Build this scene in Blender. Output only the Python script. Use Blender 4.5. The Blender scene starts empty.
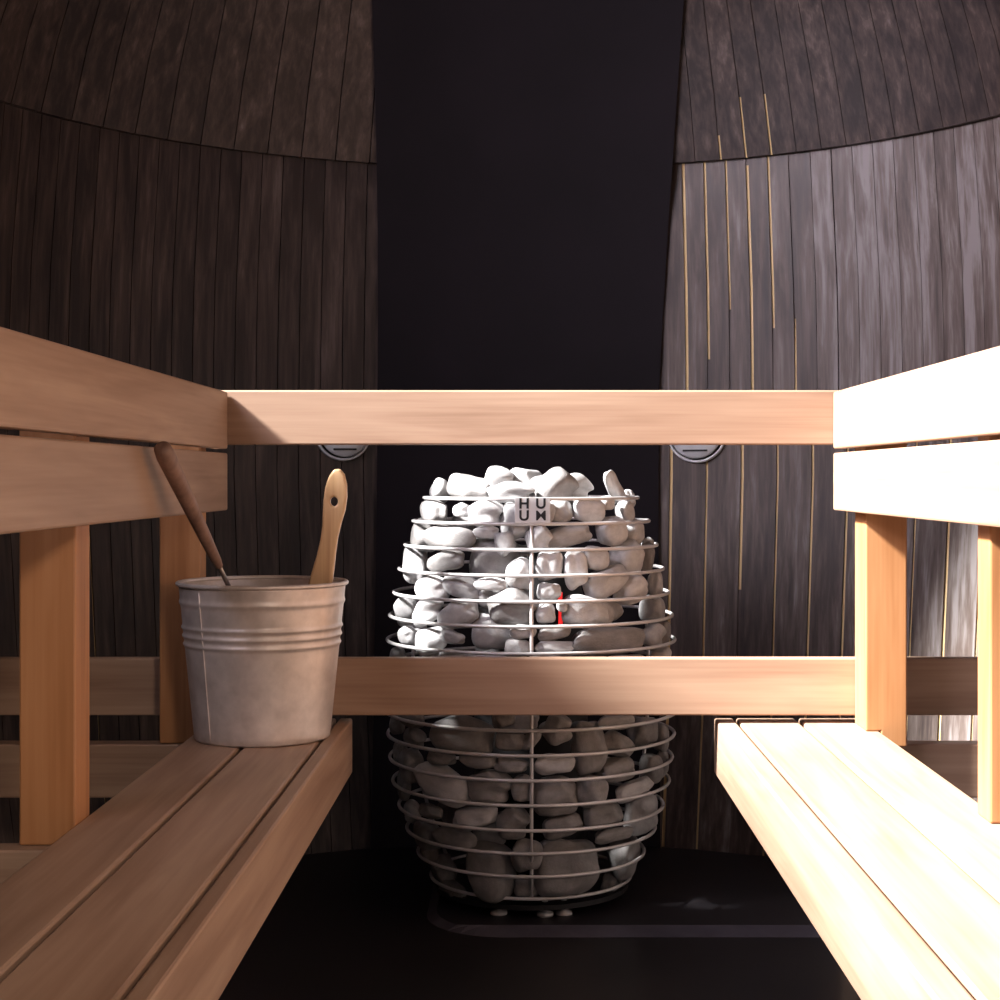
import bpy, bmesh, math, random
from mathutils import Vector, Matrix
random.seed(7)
S = bpy.context.scene
COL = S.collection
F, PX, PY, EYE = 1600.0, 525.0, 478.0, 0.89     # focal length in pixels, vanishing point, eye height

# ---------------------------------------------------------------- helpers
def link(name, bm, mats, parent=None, smooth=False, bevel=0.0, seg=2):
    me = bpy.data.meshes.new(name)
    bmesh.ops.recalc_face_normals(bm, faces=bm.faces)
    if bevel:
        es = [e for e in bm.edges if len(e.link_faces) == 2 and e.calc_face_angle(0) > 0.6]
        bmesh.ops.bevel(bm, geom=es, offset=bevel, segments=seg, affect='EDGES', profile=0.5)
    bm.to_mesh(me); bm.free()
    if smooth:
        for p in me.polygons: p.use_smooth = True
    for m in (mats if isinstance(mats, (list, tuple)) else [mats]): me.materials.append(m)
    o = bpy.data.objects.new(name, me); COL.objects.link(o)
    if parent: o.parent = parent
    return o
def tag(o, label, cat, group=None):
    o['label'] = label; o['category'] = cat
    if group: o['group'] = group
    return o
def thing(name, label, cat, loc=(0, 0, 0), group=None):
    o = bpy.data.objects.new(name, None); COL.objects.link(o)
    o.location = loc; o.empty_display_size = .05
    return tag(o, label, cat, group)
def struct(o):
    o['kind'] = 'structure'; return o
def box(bm, x0, x1, y0, y1, z0, z1):
    v = [bm.verts.new((x, y, z)) for x in (x0, x1) for y in (y0, y1) for z in (z0, z1)]
    for f in ((0,1,3,2),(4,6,7,5),(0,4,5,1),(2,3,7,6),(0,2,6,4),(1,5,7,3)):
        bm.faces.new([v[i] for i in f])
def board(name, m, parent, x0, x1, y0, y1, z0, z1, bevel=.003):
    bm = bmesh.new(); ox, oy, oz = parent.location if parent else (0, 0, 0)
    box(bm, x0-ox, x1-ox, y0-oy, y1-oy, z0-oz, z1-oz)
    return link(name, bm, m, parent, bevel=bevel)
def lathe(bm, prof, n=64, closed=False, c=(0, 0, 0)):
    rows = []
    for r, z in prof:
        if r < 1e-6: rows.append([bm.verts.new((c[0], c[1], c[2]+z))])
        else: rows.append([bm.verts.new((c[0]+r*math.cos(2*math.pi*i/n), c[1]+r*math.sin(2*math.pi*i/n), c[2]+z)) for i in range(n)])
    prs = list(zip(rows, rows[1:])) + ([(rows[-1], rows[0])] if closed else [])
    for a, b in prs:
        for i in range(n):
            j = (i+1) % n
            if len(a) == 1 and len(b) == 1: continue
            if len(a) == 1: bm.faces.new((a[0], b[i], b[j]))
            elif len(b) == 1: bm.faces.new((a[i], a[j], b[0]))
            else: bm.faces.new((a[i], a[j], b[j], b[i]))
def tube(bm, pts, rad, n=10, flat=None):
    pts = [Vector(p) for p in pts]; rows = []
    rads = rad if isinstance(rad, (list, tuple)) else [rad]*len(pts)
    up = Vector((0, 0, 1))
    for k, p in enumerate(pts):
        d = (pts[min(k+1, len(pts)-1)] - pts[max(k-1, 0)]).normalized()
        a = d.cross(up if abs(d.z) < .95 else Vector((1, 0, 0))).normalized(); b = d.cross(a)
        rows.append([bm.verts.new(p + a*rads[k]*math.cos(2*math.pi*i/n) + b*rads[k]*math.sin(2*math.pi*i/n)) for i in range(n)])
    for r, s in zip(rows, rows[1:]):
        for i in range(n): bm.faces.new((r[i], r[(i+1) % n], s[(i+1) % n], s[i]))
    bm.faces.new(rows[0][::-1]); bm.faces.new(rows[-1])
def interp(tab, t):
    if t <= tab[0][0]: return tab[0][1]
    for (a, u), (b, v) in zip(tab, tab[1:]):
        if t <= b: return u + (v-u)*(t-a)/(b-a)
    return tab[-1][1]

# ---------------------------------------------------------------- materials
def mat(name):
    m = bpy.data.materials.new(name); m.use_nodes = True
    nt = m.node_tree; return m, nt, nt.nodes['Principled BSDF']
def N(nt, t, **kw):
    n = nt.nodes.new(t)
    for k, v in kw.items():
        if k in n.inputs: n.inputs[k].default_value = v
        else: setattr(n, k, v)
    return n
def ramp(nt, fac, stops):
    r = nt.nodes.new('ShaderNodeValToRGB'); nt.links.new(fac, r.inputs[0])
    e = r.color_ramp.elements
    e[0].position, e[0].color = stops[0][0], (*stops[0][1], 1)
    e[1].position, e[1].color = stops[-1][0], (*stops[-1][1], 1)
    for p, c in stops[1:-1]: x = e.new(p); x.color = (*c, 1)
    return r.outputs[0]
def wood(name, axis, cols, rough=.5, bump=.08):
    m, nt, b = mat(name); L = nt.links.new
    tc = N(nt, 'ShaderNodeTexCoord'); oi = N(nt, 'ShaderNodeObjectInfo')
    add = N(nt, 'ShaderNodeVectorMath', operation='ADD'); L(tc.outputs['Object'], add.inputs[0])
    sc = N(nt, 'ShaderNodeVectorMath', operation='SCALE'); L(oi.outputs['Random'], sc.inputs['Scale'])
    sc.inputs[0].default_value = (7, 5, 9); L(sc.outputs[0], add.inputs[1])
    mp = N(nt, 'ShaderNodeMapping'); L(add.outputs[0], mp.inputs[0])
    s = [14, 14, 14]; s[axis] = 1.1; mp.inputs['Scale'].default_value = s
    n1 = N(nt, 'ShaderNodeTexNoise', Scale=1.6, Detail=3.0, Roughness=.55, Distortion=.6); L(mp.outputs[0], n1.inputs['Vector'])
    mp2 = N(nt, 'ShaderNodeMapping'); L(add.outputs[0], mp2.inputs[0])
    s2 = [150, 150, 150]; s2[axis] = 3; mp2.inputs['Scale'].default_value = s2
    n2 = N(nt, 'ShaderNodeTexNoise', Scale=1.0, Detail=2.0); L(mp2.outputs[0], n2.inputs['Vector'])
    mx = N(nt, 'ShaderNodeMath', operation='MULTIPLY_ADD'); L(n2.outputs[0], mx.inputs[0]); mx.inputs[1].default_value = .35; L(n1.outputs[0], mx.inputs[2])
    c = ramp(nt, mx.outputs[0], [(.42, cols[0]), (.62, cols[1]), (.86, cols[2])])
    hs = N(nt, 'ShaderNodeHueSaturation'); L(c, hs.inputs['Color'])
    mr = N(nt, 'ShaderNodeMapRange'); L(oi.outputs['Random'], mr.inputs[0]); mr.inputs[3].default_value = .93; mr.inputs[4].default_value = 1.06
    L(mr.outputs[0], hs.inputs['Value']); L(hs.outputs[0], b.inputs['Base Color'])
    b.inputs['Roughness'].default_value = rough
    bp = N(nt, 'ShaderNodeBump', Strength=bump, Distance=.002); L(mx.outputs[0], bp.inputs['Height']); L(bp.outputs[0], b.inputs['Normal'])
    return m
ALDER = [(.26, .155, .102), (.33, .208, .142), (.40, .267, .186)]
WX, WY, WZ = (wood('alder_wood_%s' % n, a, ALDER) for a, n in enumerate(('across', 'lengthwise', 'upright')))
POSTW = wood('orange_post_wood', 2, [(.29, .12, .042), (.38, .17, .066), (.45, .22, .095)])
HANDLE_DARK = wood('aged_handle_wood', 2, [(.10, .055, .042), (.19, .11, .082), (.27, .165, .125)], .5)
HANDLE_PALE = wood('varnished_handle_wood', 2, [(.42, .24, .12), (.58, .38, .2), (.66, .45, .26)], .28)

def metal(name, c0, c1, rough, metallic=1.0, scale=30):
    m, nt, b = mat(name); L = nt.links.new
    tc = N(nt, 'ShaderNodeTexCoord')
    n = N(nt, 'ShaderNodeTexNoise', Scale=scale, Detail=4.0, Roughness=.6); L(tc.outputs['Object'], n.inputs['Vector'])
    L(ramp(nt, n.outputs[0], [(.3, c0), (.7, c1)]), b.inputs['Base Color'])
    mr = N(nt, 'ShaderNodeMapRange'); L(n.outputs[0], mr.inputs[0]); mr.inputs[3].default_value = rough-.1; mr.inputs[4].default_value = rough+.12
    L(mr.outputs[0], b.inputs['Roughness']); b.inputs['Metallic'].default_value = metallic
    return m
GALV = metal('galvanised_sheet', (.56, .50, .47), (.78, .71, .675), .42, .45, 22)
STEEL = metal('stove_wire_steel', (.52, .50, .50), (.62, .60, .60), .38, .35)
ROD = metal('ladle_rod_steel', (.3, .29, .29), (.4, .38, .38), .35)
VENTM = metal('vent_aluminium', (.60, .61, .63), (.70, .72, .73), .35, .1)
def plain(name, c, rough=.6, metallic=0.0, em=None):
    m, nt, b = mat(name); b.inputs['Base Color'].default_value = (*c, 1); b.inputs['Roughness'].default_value = rough
    b.inputs['Metallic'].default_value = metallic
    if em: b.inputs['Emission Color'].default_value = (*em[0], 1); b.inputs['Emission Strength'].default_value = em[1]
    return m
BLACK = plain('blackened_steel', (.012, .011, .012), .5, .4)
LETTER = plain('black_lettering', (.008, .008, .009), .6)
BADGE = metal('badge_steel', (.58, .58, .58), (.66, .66, .66), .4, .1)
GLOW = plain('red_hot_element', (.5, .02, .02), .5, 0, ((1, .03, .03), .9))

def stone_mat(name, a, b_, c):
    m, nt, b = mat(name); L = nt.links.new
    tc = N(nt, 'ShaderNodeTexCoord'); oi = N(nt, 'ShaderNodeObjectInfo')
    ad = N(nt, 'ShaderNodeVectorMath', operation='ADD'); L(tc.outputs['Object'], ad.inputs[0]); L(oi.outputs['Random'], ad.inputs[1])
    n = N(nt, 'ShaderNodeTexNoise', Scale=2.2, Detail=5.0, Roughness=.65); L(ad.outputs[0], n.inputs['Vector'])
    c0 = ramp(nt, n.outputs[0], [(.3, a), (.52, b_), (.72, c)])
    hs = N(nt, 'ShaderNodeHueSaturation'); L(c0, hs.inputs['Color'])
    mr = N(nt, 'ShaderNodeMapRange'); L(oi.outputs['Random'], mr.inputs[0]); mr.inputs[3].default_value = .78; mr.inputs[4].default_value = 1.12
    L(mr.outputs[0], hs.inputs['Value']); L(hs.outputs[0], b.inputs['Base Color'])
    b.inputs['Roughness'].default_value = .62
    n2 = N(nt, 'ShaderNodeTexNoise', Scale=14.0, Detail=4.0); L(ad.outputs[0], n2.inputs['Vector'])
    bp = N(nt, 'ShaderNodeBump', Strength=.25, Distance=.004); L(n2.outputs[0], bp.inputs['Height']); L(bp.outputs[0], b.inputs['Normal'])
    return m
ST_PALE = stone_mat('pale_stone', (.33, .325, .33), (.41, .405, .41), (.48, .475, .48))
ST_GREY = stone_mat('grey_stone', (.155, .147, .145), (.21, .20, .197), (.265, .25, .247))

def lath_mat():
    m, nt, b = mat('dark_stained_laths'); L = nt.links.new
    at = N(nt, 'ShaderNodeAttribute', attribute_name='tone')
    tc = N(nt, 'ShaderNodeTexCoord')
    mp = N(nt, 'ShaderNodeMapping'); L(tc.outputs['Object'], mp.inputs[0]); mp.inputs['Scale'].default_value = (22, 22, 1.6)
    n = N(nt, 'ShaderNodeTexNoise', Scale=1.5, Detail=5.0, Roughness=.65, Distortion=.4); L(mp.outputs[0], n.inputs['Vector'])
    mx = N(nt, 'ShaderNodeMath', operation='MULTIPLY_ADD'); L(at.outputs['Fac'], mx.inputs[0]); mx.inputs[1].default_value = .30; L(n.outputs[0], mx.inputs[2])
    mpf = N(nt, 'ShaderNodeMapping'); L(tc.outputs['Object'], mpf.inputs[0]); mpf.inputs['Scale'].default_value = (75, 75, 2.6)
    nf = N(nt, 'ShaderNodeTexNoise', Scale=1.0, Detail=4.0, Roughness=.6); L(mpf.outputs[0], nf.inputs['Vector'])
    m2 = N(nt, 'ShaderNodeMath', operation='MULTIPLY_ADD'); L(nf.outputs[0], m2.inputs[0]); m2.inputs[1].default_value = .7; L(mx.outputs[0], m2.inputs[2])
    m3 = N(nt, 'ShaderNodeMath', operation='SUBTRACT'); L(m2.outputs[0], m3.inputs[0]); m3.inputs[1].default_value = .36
    L(ramp(nt, m3.outputs[0], [(.38, (.016, .0095, .0085)), (.62, (.052, .034, .0285)), (.8, (.105, .077, .065)), (1.0, (.21, .185, .18))]), b.inputs['Base Color'])  # the palest stop serves the glare painted into the right-wall laths
    mr = N(nt, 'ShaderNodeMapRange'); L(nf.outputs[0], mr.inputs[0]); mr.inputs[3].default_value = .36; mr.inputs[4].default_value = .62
    L(mr.outputs[0], b.inputs['Roughness'])
    bp = N(nt, 'ShaderNodeBump', Strength=.15, Distance=.003); L(n.outputs[0], bp.inputs['Height']); L(bp.outputs[0], b.inputs['Normal'])
    return m
LATH = lath_mat()
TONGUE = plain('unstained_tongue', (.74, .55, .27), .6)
GROOVE = plain('groove_black', (.006, .005, .005), .8)
def dark(name, c0, c1, rough, scale=3.0):
    m, nt, b = mat(name); L = nt.links.new
    tc = N(nt, 'ShaderNodeTexCoord'); n = N(nt, 'ShaderNodeTexNoise', Scale=scale, Detail=6.0, Roughness=.6); L(tc.outputs['Object'], n.inputs['Vector'])
    L(ramp(nt, n.outputs[0], [(.35, c0), (.7, c1)]), b.inputs['Base Color']); b.inputs['Roughness'].default_value = rough
    bp = N(nt, 'ShaderNodeBump', Strength=.05, Distance=.01); L(n.outputs[0], bp.inputs['Height']); L(bp.outputs[0], b.inputs['Normal'])
    return m
PANEL = dark('black_panel', (.006, .0042, .006), (.010, .007, .010), .85)
FLOORM = dark('dark_floor', (.006, .005, .006), (.016, .013, .0145), .4)
HEARTH = dark('dark_hearth_plate', (.010, .009, .011), (.022, .019, .022), .42)

# ---------------------------------------------------------------- room shell
YC, YF = 2.79, -0.6                      # the apse is turned about (0, YC); straight sides run back to YF
LOW = [(0, 1.12), (.3, 1.17), (.9, 1.215), (1.3, 1.207), (1.67, 1.169)]
UP = [(1.655, 1.152), (1.8, 1.105), (2.0, 1.02), (2.2, .885), (2.4, .69), (2.55, .46), (2.64, .25), (2.68, .02)]
def shell_pt(s, r, R0=1.2):
    # s: signed distance along the plan outline from the apse centre line, at radius R0
    lim = R0*math.pi/2; sg = 1 if s >= 0 else -1; a = abs(s)
    if a <= lim:
        t = a/R0; return sg*r*math.sin(t), YC + r*math.cos(t)
    return sg*r, YC - (a-lim)
def lath_wall(name, tab, spans, zs, tones):
    """spans: (s0, s1, z0, z1, material index, recess) strips that follow the shell"""
    bm = bmesh.new(); lay = bm.faces.layers.float.new('tone')
    for (s0, s1, z0, z1, mi, rec), tone in zip(spans, tones):
        zz = [z0] + [z for z in zs if z0 < z < z1] + [z1]
        k = max(1, int(round((s1-s0)/.09))); ss = [s0+(s1-s0)*i/k for i in range(k+1)]
        th = .012 if mi == 0 else .002
        grid = {}
        for a, z in enumerate(zz):
            r = interp(tab, z)
            for b, s in enumerate(ss):
                for c, off in enumerate((0, th)):
                    x, y = shell_pt(s, r+rec+off); grid[a, b, c] = bm.verts.new((x, y, z))
        A, B = len(zz)-1, len(ss)-1; fs = []
        for a in range(A):
            for b in range(B):
                for c in (0, 1): fs.append((grid[a,b,c], grid[a,b+1,c], grid[a+1,b+1,c], grid[a+1,b,c]))
            for b in (0, B): fs.append((grid[a,b,0], grid[a,b,1], grid[a+1,b,1], grid[a+1,b,0]))
        for b in range(B):
            for a in (0, A): fs.append((grid[a,b,0], grid[a,b+1,0], grid[a,b+1,1], grid[a,b,1]))
        for f in fs:
            fc = bm.faces.new(f); fc.material_index = mi; fc[lay] = tone
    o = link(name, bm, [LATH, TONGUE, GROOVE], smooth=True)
    o.data.set_sharp_from_angle(angle=math.radians(25))
    return struct(o)
ZL = [.15*i for i in range(1, 12)]
ZU = [1.72, 1.8, 1.9, 2.0, 2.1, 2.2, 2.3, 2.4, 2.48, 2.55, 2.6, 2.64]
WEND = -.385; WSTEP = -.07; PITCH = .0885; END = 1.2*math.pi/2 + (YC-YF)
def side(sg, z0, z1, send, first, gap_of, tongue_of, pitch=PITCH):
    sp, tn = [], []
    s, k = first, 0
    edges = [.30, first]
    while edges[-1] < send: edges.append(edges[-1]+pitch)
    edges[-1] = send
    for k, (a, b) in enumerate(zip(edges, edges[1:])):
        g = gap_of(k)
        lo, hi = sorted((sg*(a+gap_of(k-1)/2 if k else a), sg*(b-g/2)))
        sp.append((lo, hi, z0, z1, 0, 0)); tn.append(random.random())
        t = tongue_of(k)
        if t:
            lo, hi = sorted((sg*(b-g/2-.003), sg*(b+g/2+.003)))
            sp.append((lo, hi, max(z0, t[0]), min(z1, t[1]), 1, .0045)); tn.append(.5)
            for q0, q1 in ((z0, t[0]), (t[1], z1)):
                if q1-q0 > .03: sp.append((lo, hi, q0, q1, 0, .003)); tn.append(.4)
    lo, hi = sorted((sg*.30, sg*send))
    sp.append((lo, hi, z0, z1, 2, .014)); tn.append(0)
    return sp, tn
# right: strips of unstained tongue show where the laths have shrunk apart
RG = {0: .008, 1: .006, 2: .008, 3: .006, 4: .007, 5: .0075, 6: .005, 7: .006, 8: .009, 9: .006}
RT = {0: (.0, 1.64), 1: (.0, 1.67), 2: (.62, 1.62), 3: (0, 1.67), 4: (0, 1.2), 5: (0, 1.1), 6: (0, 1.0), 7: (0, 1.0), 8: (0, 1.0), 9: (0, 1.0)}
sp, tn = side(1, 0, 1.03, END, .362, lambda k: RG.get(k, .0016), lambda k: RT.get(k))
tn = [(.35+.65*t if sum(q[:2]) < 1.55 else .95+.5*t) for q, t in zip(sp, tn)]  # tone raised towards the right: window glare painted into the lath colour
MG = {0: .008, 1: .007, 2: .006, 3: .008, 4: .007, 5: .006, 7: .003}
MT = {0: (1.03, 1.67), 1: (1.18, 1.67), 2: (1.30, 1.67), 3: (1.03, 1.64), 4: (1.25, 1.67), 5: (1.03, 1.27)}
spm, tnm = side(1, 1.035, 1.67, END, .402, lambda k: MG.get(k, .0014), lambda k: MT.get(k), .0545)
sp += spm; tn += [(.15+.75*t if sum(q[:2]) < 1.45 else .75+.7*t) for q, t in zip(spm, tnm)]  # upper laths likewise paler towards the right, standing in for glare
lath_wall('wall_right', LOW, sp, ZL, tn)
LT = {13: (0, .78)}
sp, tn = side(-1, 0, 1.36, END, .40, lambda k: .0045 if k in LT else .0022, lambda k: LT.get(k), .054)
# unseen left window, sill stepped to shape the sunlight; full-height laths only in the apse
sp2 = []
_s0, _s1, _z0, _z1, _mi, _rec = sp.pop(); tn.append(0)
sp += [(-(1.2*math.pi/2+WEND), _s1, _z0, 1.661, _mi, _rec), (-(1.2*math.pi/2+WSTEP), -(1.2*math.pi/2+WEND)-.001, _z0, _z1, _mi, _rec), (_s0, -(1.2*math.pi/2+WSTEP)-.001, _z0, _z1, _mi, _rec)]; tn.append(0)
for s0, s1, z0, z1, mi, rec in sp:
    sp2.append((s0, s1, z0, 1.67 if max(s0, s1) > -(1.2*math.pi/2+WEND) else (z1 if max(s0, s1) > -(1.2*math.pi/2+WSTEP) else 1.63), mi, rec))
lath_wall('wall_left', LOW, sp2, ZL, [.35*t-.12 for t in tn])  # tone lowered on this side: its shade is partly put into the colour
UT = {2: (1.65, 1.71), 3: (1.65, 1.79), 4: (1.65, 1.79)}
spr, tnr = side(1, 1.655, 2.68, END, .372, lambda k: .006 if k in UT else .0018, lambda k: UT.get(k), .066)
spl, tnl = side(-1, 1.655, 2.68, 1.2*math.pi/2+WEND, .40, lambda k: .0028, lambda k: None)
# roof above the window head, left straight side
spw = [(-END, -(1.2*math.pi/2+WEND), 2.30, 2.68, 0, 0)]
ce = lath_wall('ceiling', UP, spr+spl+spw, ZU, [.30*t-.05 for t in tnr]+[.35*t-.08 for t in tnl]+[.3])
# black panel up the middle of the end wall
bm = bmesh.new(); rows = []
PL = [(0, -.370), (2.7, -.352)]; PR = [(0, .326), (1.1, .330), (1.67, .358), (2.0, .370), (2.7, .39)]
zz = [0, .3, .6, .9, 1.12, 1.3, 1.5, 1.67] + [1.8, 1.9, 2.0, 2.1, 2.2, 2.3, 2.4, 2.5, 2.58, 2.62, 2.65, 2.672]
for z in zz:
    r = min(interp(LOW, z) if z <= 1.67 else 9, interp(UP, z) if z > 1.6 else 9) - .012
    row = []
    for c in (0, .010):
        for i in range(9):
            x = interp(PL, z) + (interp(PR, z)-interp(PL, z))*i/8
            x = max(-(r+c)*.98, min((r+c)*.98, x))
            row.append(bm.verts.new((x, YC+math.sqrt((r+c)**2-x*x), z)))
    rows.append(row)
for a, b in zip(rows, rows[1:]):
    for i in list(range(8))+list(range(9, 17)): bm.faces.new((a[i], a[i+1], b[i+1], b[i]))
    for i, j in ((0, 9), (8, 17)): bm.faces.new((a[i], a[j], b[j], b[i]))
PANEL.node_tree.nodes['Principled BSDF'].inputs['Specular IOR Level'].default_value = .25
wb = struct(link('wall_back', bm, PANEL, smooth=True)); wb.data.set_sharp_from_angle(angle=math.radians(40))
# floor
bm = bmesh.new(); box(bm, -1.3, 1.3, YF, 4.1, -.05, 0)
struct(link('floor', bm, FLOORM))

# ---------------------------------------------------------------- benches with their slatted backs
def bench(label, sg, planks, face, posts):
    t = thing('wooden_bench', label, 'bench', (sg*.49, 2.0, 0), 'benches along the two sides')
    Y0, Y1 = .9, 3.08
    for i, (a, b) in enumerate(planks):
        z0 = .322 if i == 0 else .400
        board('front_board' if i == 0 else 'seat_plank', WY, t, min(a, b), max(a, b), Y0, Y1, z0, .428, .004)
    fr, back = planks[1][0], planks[-1][1]
    for y in (1.27, 2.11, 2.95):
        lo, hi = sorted((fr, sg*1.10))
        board('cross_beam', WX, t, lo, hi, y, y+.045, .300, .399)
        lo, hi = sorted((sg*.60, sg*.66))
        board('leg', WZ, t, lo, hi, y+.001, y+.044, 0, .299)
    lo, hi = sorted((face, face+sg*.027))
    for z0, z1 in ((.828, .938), (.946, 1.056)):
        board('back_slat', WY, t, lo, hi, .85, 3.079, z0, z1, .0035)
    p0, p1 = face+sg*.0275, face+sg*.1035
    for a, b in posts:
        bm = bmesh.new(); ox, oy, oz = t.location
        if abs(back) > abs(p0):                      # the post is notched over the rear plank
            q = back+sg*.001
            pr = [(p0, .4285), (q, .4285), (q, .3995), (p1, .3995), (p1, 1.04), (p0, 1.04)]
        else: pr = [(p0, .3995), (p1, .3995), (p1, 1.04), (p0, 1.04)]
        va = [bm.verts.new((x-ox, a-oy, z-oz)) for x, z in pr]; vb = [bm.verts.new((x-ox, b-oy, z-oz)) for x, z in pr]
        bm.faces.new(va); bm.faces.new(vb[::-1])
        for k in range(len(pr)):
            m_ = (k+1) % len(pr); bm.faces.new((va[k], va[m_], vb[m_], vb[k]))
        link('back_post', bm, POSTW, t, bevel=.003)
    return t
bench('wooden bench with slatted back on the left side, a metal bucket standing on it', -1,
      [(-.332, -.357), (-.363, -.483), (-.491, -.599)], -.572, [(1.29, 1.37), (2.135, 2.205), (2.955, 3.01)])
bench('empty pale wooden bench with slatted back on the right side, brightly lit', 1,
      [(.364, .400), (.406, .518), (.526, .647)], .593, [(1.27, 1.34), (2.135, 2.195), (2.915, 3.01)])
bm = bmesh.new(); box(bm, -.60, .62, 0, .027, -.0525, .0525)
o = link('wooden_rail', bm, WX, bevel=.003); o.location = (0, 3.0805, 1.0065)
tag(o, 'upper wooden rail running across behind the stove top, between the two backrests', 'rail')
bm = bmesh.new(); box(bm, -1.08, 1.08, 0, .028, -.054, .054)
o = link('wooden_rail', bm, WX, bevel=.003); o.location = (0, 3.0115, .497)
tag(o, 'lower wooden rail crossing in front of the stove at bench height', 'rail')

# ---------------------------------------------------------------- stove
ZH, XH = 3.385, .0127
RING = [(499,107),(524,118),(550,126),(576,132),(602,137),(627,141),(654,143.5),(680,145),(706,145.5),
        (731,145),(756,143),(781,141),(806,138),(831,132),(854,124),(877,113),(899,100)]
rings = []; WR = .0036
for y, hw in RING:
    r = hw/F*ZH*.998; rings.append((EYE-(y-PY)/F*(ZH-r), r))
PROF = sorted([(z, r) for z, r in rings] + [(.868, .215), (.888, .185), (.905, .13), (.92, .06)])
stove = thing('sauna_stove', 'egg shaped wire cage stove filled with rounded stones between the benches', 'stove', (XH, ZH, .012))
OFF = Vector((0, 0, -.012))
for z, r in rings:
    bm = bmesh.new()
    lathe(bm, [(r+WR*math.cos(a), WR*math.sin(a)) for a in [2*math.pi*k/8 for k in range(8)]], 96, True)
    o = link('wire_ring', bm, STEEL, stove, smooth=True); o.location = (0, 0, z-.012)
for ang in (-90, 30, 150):
    bm = bmesh.new(); a = math.radians(ang)
    tube(bm, [((r-.006)*math.cos(a), (r-.006)*math.sin(a), z-.012) for z, r in rings], .0038, 10)
    link('upright_wire', bm, STEEL, stove, smooth=True)
bm = bmesh.new(); lathe(bm, [(0, .05), (.09, .05), (.12, .12), (.12, .3), (.12, .45), (.115, .62), (.09, .74), (0, .75)], 48)
o = link('inner_core', bm, BLACK, stove, smooth=True); o.location = (0, 0, -.012)
bm = bmesh.new(); lathe(bm, [(0, .030), (.205, .030), (.205, .040), (0, .040)], 64)
o = link('base_plate', bm, BLACK, stove); o.location = OFF
for ang in (-112, -81, -68, 20, 90, 160):
    a = math.radians(ang); rr = .175
    bm = bmesh.new(); lathe(bm, [(0, 0), (.017, 0), (.017, .006), (.006, .010), (.006, .030), (0, .030)], 20, c=(rr*math.cos(a), rr*math.sin(a), 0))
    o = link('foot', bm, STEEL, stove, smooth=True)
# glowing heating element glimpsed between the stones
bm = bmesh.new()
xe = (560-531)/F*(ZH-.228); zz0 = .598; zz1 = .672
tube(bm, [(xe, -.228, zz0-.012), (xe+.0006, -.229, .61), (xe-.0006, -.228, zz1-.03), (xe, -.225, zz1-.02)], .0045, 10)
link('heating_element', bm, GLOW, stove, smooth=True)
# name plate
bd = Matrix.Translation((0.002, -(.2425), .8265-.012)) @ Matrix.Rotation(math.radians(-20), 4, 'X')
bm = bmesh.new(); box(bm, -.035, .035, -.0015, .0015, -.026, .026)
plate = link('name_plate', bm, BADGE, stove, bevel=.001); plate.matrix_local = bd
for ch, x, z in (('H', -.0165, .0125), ('U', .0165, .0125), ('U', -.0165, -.0125), ('M', .0165, -.0125)):
    cu = bpy.data.curves.new('letter', 'FONT'); cu.body = ch; cu.size = .029; cu.align_x = 'CENTER'; cu.align_y = 'CENTER'
    cu.extrude = .0006; cu.offset = .0002 if ch == 'M' else .0008
    tmp = bpy.data.objects.new('letter', cu); COL.objects.link(tmp)
    dg = bpy.context.evaluated_depsgraph_get(); dg.update()
    me = bpy.data.meshes.new_from_object(tmp.evaluated_get(dg)); bpy.data.objects.remove(tmp); bpy.data.curves.remove(cu)
    me.materials.clear(); me.materials.append(LETTER)
    o = bpy.data.objects.new('letter', me); COL.objects.link(o); o.parent = plate
    o.matrix_local = Matrix.Translation((x, -.0019, z)) @ Matrix.Rotation(math.pi/2, 4, 'X')

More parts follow.
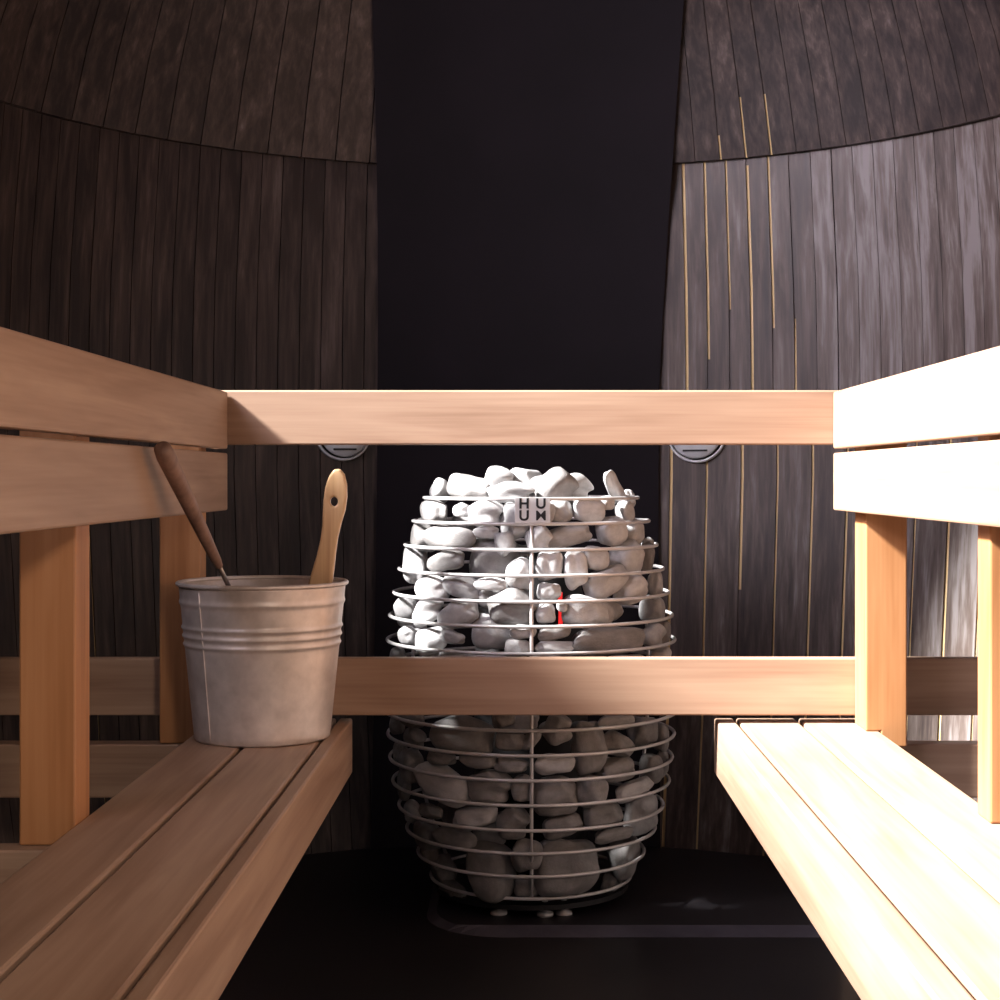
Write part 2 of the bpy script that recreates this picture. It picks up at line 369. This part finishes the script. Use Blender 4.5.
# stones: where each one lies in the cage, its breadth, height and tilt (degrees); p pale, g grey
STONES = '''441,491,34,22,10 468,487,40,25,-5 497,484,28,32,20 522,482,32,28,0 510,492,42,19,0 555,487,40,35,0 588,486,34,23,-10 614,488,34,15,-40 634,499,18,12,-30
434,511,42,22,0 461,510,15,14,0 485,512,33,26,0 517,521,32,34,0 506,505,13,11,0 545,513,18,22,0 562,511,22,23,0 587,510,32,24,0 607,503,15,14,0 625,512,15,23,20 638,511,14,18,0
415,536,34,27,-20 449,538,46,23,0 485,532,24,13,0 504,543,19,22,20 538,538,24,26,0 570,537,50,21,12 610,531,28,28,20 634,533,20,24,-20 648,545,15,14,0
411,564,34,27,-30 445,561,34,20,10 488,561,48,44,0 519,574,27,31,0 548,565,23,30,0 574,570,21,36,8 594,558,26,23,0 627,558,33,34,0 647,557,16,28,0 514,553,22,14,0
408,587,24,26,0 432,588,32,25,0 458,586,36,24,-15 489,584,30,13,0 481,596,24,20,40 548,591,22,17,0 605,582,42,28,20 632,589,33,27,10 655,585,16,28,0
397,610,24,26,-30 427,612,34,22,20 457,614,38,26,20 477,611,20,20,0 512,606,46,33,-4 545,613,19,20,0 561,606,11,11,0 584,611,42,31,-8 609,615,30,28,-30 635,611,28,24,0 660,609,26,27,0
392,631,22,22,30 407,635,18,18,0 430,641,29,26,20 451,637,24,13,-10 488,632,38,36,0 516,648,23,19,0 522,632,22,14,0 553,633,28,15,10 556,647,38,12,0 605,642,64,29,0 622,629,20,11,10 652,636,25,23,0 671,633,18,25,0
397,657,18,18,0 424,662,26,20,0 456,660,34,20,0 487,664,34,20,0 545,665,44,20,0 584,668,30,18,0 625,664,40,20,0 660,657,26,24,0
390,724,16,18,0 411,718,30,16,0 414,737,24,18,-10 461,735,58,38,-3 503,718,22,19,0 509,741,28,19,0 531,739,13,24,-30 556,728,28,28,20 588,746,32,54,8 615,722,38,14,0 618,745,30,21,-25 642,732,26,28,0 660,737,16,28,0
396,754,16,24,0 412,765,24,32,0 444,784,48,37,-14 440,758,28,14,0 477,760,34,15,0 510,765,32,15,-5 489,786,42,30,0 522,788,22,26,0 553,764,34,20,0 554,796,44,38,0 592,790,28,30,0 617,769,36,24,0 650,768,22,28,0 634,789,40,18,8 666,763,14,26,0
399,785,16,30,0 408,812,18,22,0 430,811,24,14,0 428,834,30,26,0 474,818,44,21,14 455,838,36,22,0 512,822,30,30,0 561,826,36,22,15 602,815,36,27,0 641,812,42,36,0
490,869,42,58,0 422,852,18,20,0 440,868,38,26,0 565,866,58,58,0 526,855,26,32,0 612,835,34,14,0 627,854,48,35,12 617,881,36,20,0 526,886,24,22,0 452,890,32,18,0'''
protos = []
for k in range(6):
    bm = bmesh.new(); bmesh.ops.create_icosphere(bm, subdivisions=4, radius=1)
    rng = random.Random(100+k)
    waves = [(Vector((rng.gauss(0,1), rng.gauss(0,1), rng.gauss(0,1))).normalized()*rng.uniform(1.2, 3.0), rng.uniform(0, 6.28), rng.uniform(.02, .07)) for _ in range(6)]
    cuts = [(Vector((rng.gauss(0,1), rng.gauss(0,1), rng.gauss(0,1))).normalized(), rng.uniform(.80, .92)) for _ in range(5)]
    p = rng.uniform(2.3, 2.9)
    for v in bm.verts:
        n = v.co.normalized()
        r = (abs(n.x)**p+abs(n.y)**p+abs(n.z)**p)**(-1/p)*.95
        r *= 1+sum(a*math.sin(w.dot(n)*2+ph) for w, ph, a in waves)
        q = n*r
        for d, h in cuts:
            e = q.dot(d)-h
            if e > 0: q -= d*e*.7
        v.co = q
    me = bpy.data.meshes.new('stone'); bm.to_mesh(me); bm.free()
    for f in me.polygons: f.use_smooth = True
    protos.append(me)
placed = []; SPOTS = []
def support(A, d):                       # half-extent of the ellipsoid along a direction
    return 1.0/max(1e-9, (A @ d).length)
rs = random.Random(5)
for row, line in enumerate(STONES.split('\n')):
    for tok in line.split():
        cx, cy, w, h, ang = map(float, tok.split(',')); w, h = w*1.15, h*1.12
        Y, rc = ZH-.28, .26; SPOTS.append((cx, cy, w, h, math.radians(ang)))
        for _ in range(8):
            mpp = Y/F; z = EYE-(cy-PY)*mpp
            b = min(.034, .43*min(w, h)*mpp) if min(w, h) > 14 else .5*min(w, h)*mpp
            rc = interp(PROF, z)-b-.0045
            sn = max(-.985, min(.985, (cx-531)*mpp/rc)); cs = math.sqrt(1-sn*sn); Y = ZH-rc*cs
        hw, hh = w/2*mpp, h/2*mpp
        a = math.sqrt(max(hw*hw-(b*sn)**2, (.55*hw)**2))/max(cs, .5); a = min(a, hw*1.3)
        phi = math.asin(sn); n = Vector((sn, -cs, 0)); t = Vector((cs, sn, 0)); u = Vector((0, 0, 1))
        th = math.radians(ang)
        ax = t*math.cos(th)+u*math.sin(th); az = -t*math.sin(th)+u*math.cos(th)
        R = Matrix((ax, -n, az)).transposed()
        sc = Vector((a, b, hh))
        A = Matrix.Diagonal((1/a, 1/b, 1/hh)) @ R.transposed()
        rad = rc
        for it in range(30):
            c = Vector((XH, ZH, z)) + n*rad
            bad = False
            for (c2, A2, _) in placed:
                d = c2-c; L = d.length
                if L < 1e-6 or L > .16: continue
                dn = d/L
                if L < .87*(support(A, dn)+support(A2, dn)): bad = True; break
            if not bad: break
            rad -= .003
        if bad:
            A = Matrix.Diagonal((1/(a*.9), 1/(b*.9), 1/(hh*.9))) @ R.transposed(); sc *= .93
        placed.append((c, A, None))
        o = bpy.data.objects.new('sauna_stone', rs.choice(protos)); COL.objects.link(o)
        o.matrix_world = Matrix.Translation(c) @ R.to_4x4() @ Matrix.Diagonal((*sc, 1))
        placed[-1] = (c, A, (o, cx, cy, w*h, row))
# fill the openings that show between the outer stones with stones lying deeper in the cage
fill = []
def hidden(px, py, m=0):
    for ex, ey, ew, eh, ea in SPOTS + fill:
        dx, dy = px-ex, -(py-ey); ca, sa = math.cos(ea), math.sin(ea)
        if ((dx*ca+dy*sa)/(ew/2+m))**2+((-dx*sa+dy*ca)/(eh/2+m))**2 < 1: return True
    return False
for py in list(range(504, 654, 9)) + list(range(722, 896, 10)):
    for px in range(400, 664, 10):
        Yq = ZH-.28; z = EYE-(py-PY)/F*Yq; R_ = interp(PROF, z)
        if abs(px-531)/F*ZH > R_-.06 or (545 < px < 575 and 580 < py < 634): continue
        if hidden(px, py, 4): continue
        w_, h_ = (rs.uniform(24, 34), rs.uniform(19, 25)) if py < 660 else (rs.uniform(30, 42), rs.uniform(24, 32))
        rc = R_-.085; sn = (px-531)/F*(ZH-.2)/rc
        if abs(sn) > .9: continue
        cs = math.sqrt(1-sn*sn); mpp = (ZH-rc*cs)/F
        n = Vector((sn, -cs, 0)); t = Vector((cs, sn, 0)); u = Vector((0, 0, 1))
        c = Vector((XH, ZH, EYE-(py-PY)*mpp)) + n*rc
        R = Matrix((t, -n, u)).transposed(); sc = Vector((w_/2*mpp, .021, h_/2*mpp))
        A = Matrix.Diagonal((1/sc.x, 1/sc.y, 1/sc.z)) @ R.transposed()
        ok = True
        for (c2, A2, _) in placed:
            d = c2-c; L = d.length
            if L < 1e-6: ok = False; break
            if L < .16 and L < .80*(support(A, d/L)+support(A2, d/L)): ok = False; break
        if not ok: continue
        o = bpy.data.objects.new('sauna_stone', rs.choice(protos)); COL.objects.link(o)
        o.matrix_world = Matrix.Translation(c) @ R.to_4x4() @ Matrix.Diagonal((*sc, 1))
        placed.append((c, A, (o, px, py, 400, 0))); fill.append((px, py, w_, h_, 0))
ORD = ['zeroth','first','second','third','fourth','fifth','sixth','seventh','eighth','ninth','tenth','eleventh','twelfth','thirteenth','fourteenth','fifteenth','sixteenth','seventeenth','eighteenth','nineteenth','twentieth','twenty-first','twenty-second','twenty-third','twenty-fourth']
rows = {}
for c, A, (o, cx, cy, area, row) in placed:
    k = sum(1 for z, r in rings if z > c.z)             # how many rings lie above it
    rows.setdefault(k, []).append(((c.x-XH)/c.y, o, area))
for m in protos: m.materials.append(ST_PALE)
for k, lst in rows.items():
    lst.sort(key=lambda q: q[0])
    for i, (_, o, area) in enumerate(lst, 1):
        pale = rs.random() < (.82 if k < 9 else .12)  # mostly grey below the rail: shade on the lower stones put into their colour
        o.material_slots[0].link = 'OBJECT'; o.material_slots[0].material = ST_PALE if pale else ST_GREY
        size = 'large ' if area > 1150 else ('small ' if area < 330 else '')
        if k == 0: where = 'on the crown above the top wire ring'
        elif k <= 7: where = 'under the %s wire ring counted from the stove top' % ORD[k]
        elif k <= 9: where = 'in the row at the lower edge of the lower rail'
        else: where = 'under the %s wire ring counted below the lower rail' % ORD[k-9]
        tag(o, '%sstone, %s from left %s' % (size, ORD[i], where), 'stone', 'rounded stones in the wire cage stove')
# hearth plate under the stove
ox = [(.60, 0), (.60, .62), (-.20, .62), (-.20, .16)] + [(-.20+.16*(1-math.cos(t)), .16*(1-math.sin(t))) for t in [math.pi/2*k/8 for k in range(1, 9)]]
ix = [(x+(.02 if x < .5 else 0), max(y, .045) if y < .1 else y) for x, y in ox]
bm = bmesh.new()
va = [bm.verts.new((x, y, 0)) for x, y in ox]; vb = [bm.verts.new((x, y, .0115)) for x, y in ix]
bm.faces.new(va[::-1]); bm.faces.new(vb)
for k in range(len(va)):
    m_ = (k+1) % len(va); f = bm.faces.new((va[k], va[m_], vb[m_], vb[k])); f.material_index = 1
o = link('hearth_plate', bm, [HEARTH, metal('hearth_edge', (.05, .045, .06), (.12, .11, .14), .4, .3, 9)]); o.location = (0, 3.10, 0)
tag(o, 'thin dark hearth plate on the floor beneath the stove', 'hearth plate')

# ---------------------------------------------------------------- vents on the end wall
def vent(sn_phi, R, z, label):
    phi = math.radians(sn_phi); r = interp(LOW, z)-.002
    t = thing('air_vent', label, 'vent', (r*math.sin(phi), YC+r*math.cos(phi), z), 'round vents on the end wall')
    t.rotation_euler = (math.pi/2, 0, -phi)
    bm = bmesh.new(); lathe(bm, [(R*.90, .0), (R, 0), (R, .005), (R*.97, .010), (R*.93, .010), (R*.90, .004)], 48, True)
    link('flange', bm, VENTM, t, smooth=True)
    bm = bmesh.new(); lathe(bm, [(R*.89, .001), (R*.89, .002), (0, .002), (0, .001)], 48)
    link('duct_back', bm, BLACK, t)
    bm = bmesh.new(); lathe(bm, [(0, .010), (R*.82, .010), (R*.86, .014), (R*.82, .018), (R*.4, .023), (0, .024)], 48)
    link('valve_disc', bm, VENTM, t, smooth=True)
    bm = bmesh.new(); box(bm, -R*.40, R*.40, -R*.63, -R*.57, .018, .0225)
    link('slot', bm, BLACK, t)
vent(-21.6, .0715, 1.003, 'round metal vent low behind the upper rail, above the wooden paddle')
vent(20.4, .0765, 1.003, 'round metal vent behind the upper rail, right of the stove')

# ---------------------------------------------------------------- bucket, ladle, paddle
BX, BY, BZ = -.468, 2.855, .4285
H = .281
bucket = thing('metal_bucket', 'galvanised metal bucket standing at the far end of the left bench', 'bucket', (BX, BY, BZ))
def rad_at(z): return .1195+(.148-.1195)*z/H
out = [(0, .004), (.112, .004), (.1175, 0), (.1195, .003)]
z = .012
while z < H-.012:
    r = rad_at(z); d = 0
    for zc in (.169, .184, .199): d += .0028*math.exp(-((z-zc)/.0036)**2)
    d += .0022*math.exp(-((z-.243)/.005)**2)
    out.append((r+d, z)); z += .002
out += [(rad_at(H-.006), H-.008), (rad_at(H-.006)-.0015, H-.008)]
out += [(rad_at(zq)-.0015, zq) for zq in (.2, .1, .012)] + [(0, .008)]
bm = bmesh.new(); lathe(bm, out, 96); link('body', bm, GALV, bucket, smooth=True)
bm = bmesh.new(); lathe(bm, [(.1485+.0042*math.cos(a), H-.006+.0042*math.sin(a)) for a in [2*math.pi*k/10 for k in range(10)]], 96, True)
link('rolled_rim', bm, GALV, bucket, smooth=True)
bm = bmesh.new(); a = math.radians(-128)
for sgn in (0,):
    pts = [((rad_at(zq)+.0012)*math.cos(a), (rad_at(zq)+.0012)*math.sin(a), zq) for zq in [.005+.26*i/12 for i in range(13)]]
    tube(bm, pts, .0012, 8)
link('side_seam', bm, GALV, bucket, smooth=True)

# ladle resting over the near left of the rim
P0 = Vector((-.4815, 2.952, .535)); PR_ = Vector((-.5065, 2.716, .7135)); PT = Vector((-.5445, 2.395, .9375))
d = (PT-PR_).normalized()
lad = thing('sauna_ladle', 'dark wooden handled ladle leaning out of the bucket towards the left backrest', 'ladle', PR_)
Hs = PR_+d*.052
bm = bmesh.new(); L = (PT-Hs).length
tube(bm, [Hs-PR_+d*L*t for t in (0, .05, .25, .5, .75, .93, .985, 1)], [.0065, .0085, .0105, .0122, .0138, .0148, .013, .008], 20)
link('handle', bm, HANDLE_DARK, lad, smooth=True)
bm = bmesh.new(); tube(bm, [Hs-PR_+d*.02, Vector((0, 0, 0)), P0-PR_+Vector((0, 0, .03))], [.0042, .0042, .0042], 10)
link('rod', bm, ROD, lad, smooth=True)
bm = bmesh.new(); lathe(bm, [(0, -.030), (.025, -.026), (.042, -.010), (.046, .012), (.0445, .012), (.040, -.008), (.024, -.024), (0, -.028)], 32)
o = link('bowl', bm, ROD, lad, smooth=True); o.location = P0-PR_+Vector((.012, .0, .016))

# wooden paddle with a hanging hole
PYD = 2.868
def pp(px, py): return ((px-PX)/F*PYD, EYE-(py-PY)/F*PYD)
left = [(334,469.5),(329.5,476),(325.5,487),(323.5,500),(323,513),(322.5,526),(320.5,540),(317,555),(312,572),(306,592),(290,640)]
right = [(340,468.5),(344.5,474),(347,484),(347.3,497),(345.5,510),(341.5,523),(338,538),(336,553),(334,572),(331,592),(318,640)]
outl = [pp(*q) for q in left]+[pp(*q) for q in reversed(right)]
bx, bz = pp(304, 640)
pad = thing('wooden_paddle', 'pale wooden paddle with a hanging hole standing upright in the metal bucket', 'paddle', (bx, PYD, bz))
hx, hz = pp(334.3, 501.5)
bm = bmesh.new(); TH = .009
nh = len(outl); hole = []
for i in range(nh):
    dx, dz = outl[i][0]-hx, outl[i][1]-hz; L = math.hypot(dx, dz)
    hole.append(math.atan2(dz, dx))
NH = 24
def ring2(y, grow=0):
    return [bm.verts.new((x-bx, y, z-bz)) for x, z in outl], [bm.verts.new((hx+.0068*math.cos(2*math.pi*i/NH)-bx, y, hz+.0082*math.sin(2*math.pi*i/NH)-bz)) for i in range(NH)]
loops = []
for y in (-TH, TH):
    o_, h_ = ring2(y)
    es = [bm.edges.new((o_[i], o_[(i+1) % nh])) for i in range(nh)]+[bm.edges.new((h_[i], h_[(i+1) % NH])) for i in range(NH)]
    bmesh.ops.triangle_fill(bm, edges=es, use_beauty=True)
    loops.append((o_, h_))
for a, b in ((loops[0][0], loops[1][0]), (loops[0][1], loops[1][1])):
    n_ = len(a)
    for i in range(n_): bm.faces.new((a[i], a[(i+1) % n_], b[(i+1) % n_], b[i]))
o = link('handle', bm, HANDLE_PALE, pad, bevel=.0048, seg=4)
for p in o.data.polygons: p.use_smooth = True
bm = bmesh.new(); box(bm, -.034, .034, -.011, .011, -.09, .002)
link('blade', bm, HANDLE_PALE, pad, bevel=.006)

# ---------------------------------------------------------------- light: low sun and sky through the unseen left window, plus an added fill lamp
sun = bpy.data.lights.new('sun', 'SUN'); sun.energy = 34.0; sun.angle = math.radians(6); sun.color = (1.0, .975, .945)
so = bpy.data.objects.new('sun', sun); COL.objects.link(so)
so.rotation_euler = Vector((.47, .10, -.40)).to_track_quat('-Z', 'Y').to_euler(); so.location = (-3, -2, 4)
sk = bpy.data.lights.new('window_skylight', 'AREA'); sk.shape = 'RECTANGLE'; sk.size = 2.1; sk.size_y = .7; sk.energy = 36; sk.color = (.95, .85, .97); sk.spread = math.radians(110)
sk_o = bpy.data.objects.new('window_skylight', sk); COL.objects.link(sk_o); sk_o.location = (-1.5, 2.05, 1.95)
sk_o.rotation_euler = Vector((1, .55, -.22)).to_track_quat('-Z', 'Y').to_euler()
dl = bpy.data.lights.new('left_fill_lamp', 'AREA'); dl.shape = 'RECTANGLE'; dl.size = .35; dl.size_y = .4; dl.energy = 1.6; dl.color = (1.0, .80, .66); dl.spread = math.radians(36)  # fill lamp added behind the camera to brighten the left side; no door there
dl_o = bpy.data.objects.new('left_fill_lamp', dl); COL.objects.link(dl_o); dl_o.location = (.75, -.45, 1.75)
dl_o.rotation_euler = Vector((-1.58, 2.5, -1.27)).to_track_quat('-Z', 'Y').to_euler()
W = bpy.data.worlds.new('sky'); S.world = W; W.use_nodes = True
bg = W.node_tree.nodes['Background']; bg.inputs[0].default_value = (.62, .72, 1.0, 1); bg.inputs[1].default_value = .05

# ---------------------------------------------------------------- camera
cam = bpy.data.cameras.new('camera'); co = bpy.data.objects.new('camera', cam); COL.objects.link(co)
co.location = (0, 0, EYE); co.rotation_euler = (math.pi/2, 0, 0)
cam.sensor_width = 36; cam.lens = F/1000*36; cam.shift_x = -(PX-500)/1000; cam.shift_y = (PY-500)/1000
cam.clip_start = .02
S.camera = co
S.view_settings.view_transform = 'Standard'; S.view_settings.look = 'None'; S.view_settings.gamma = 1
S.view_settings.use_curve_mapping = False; S.view_settings.exposure = 0.0
S.cycles.use_denoising = True
S.cycles.max_bounces = 10; S.cycles.diffuse_bounces = 6
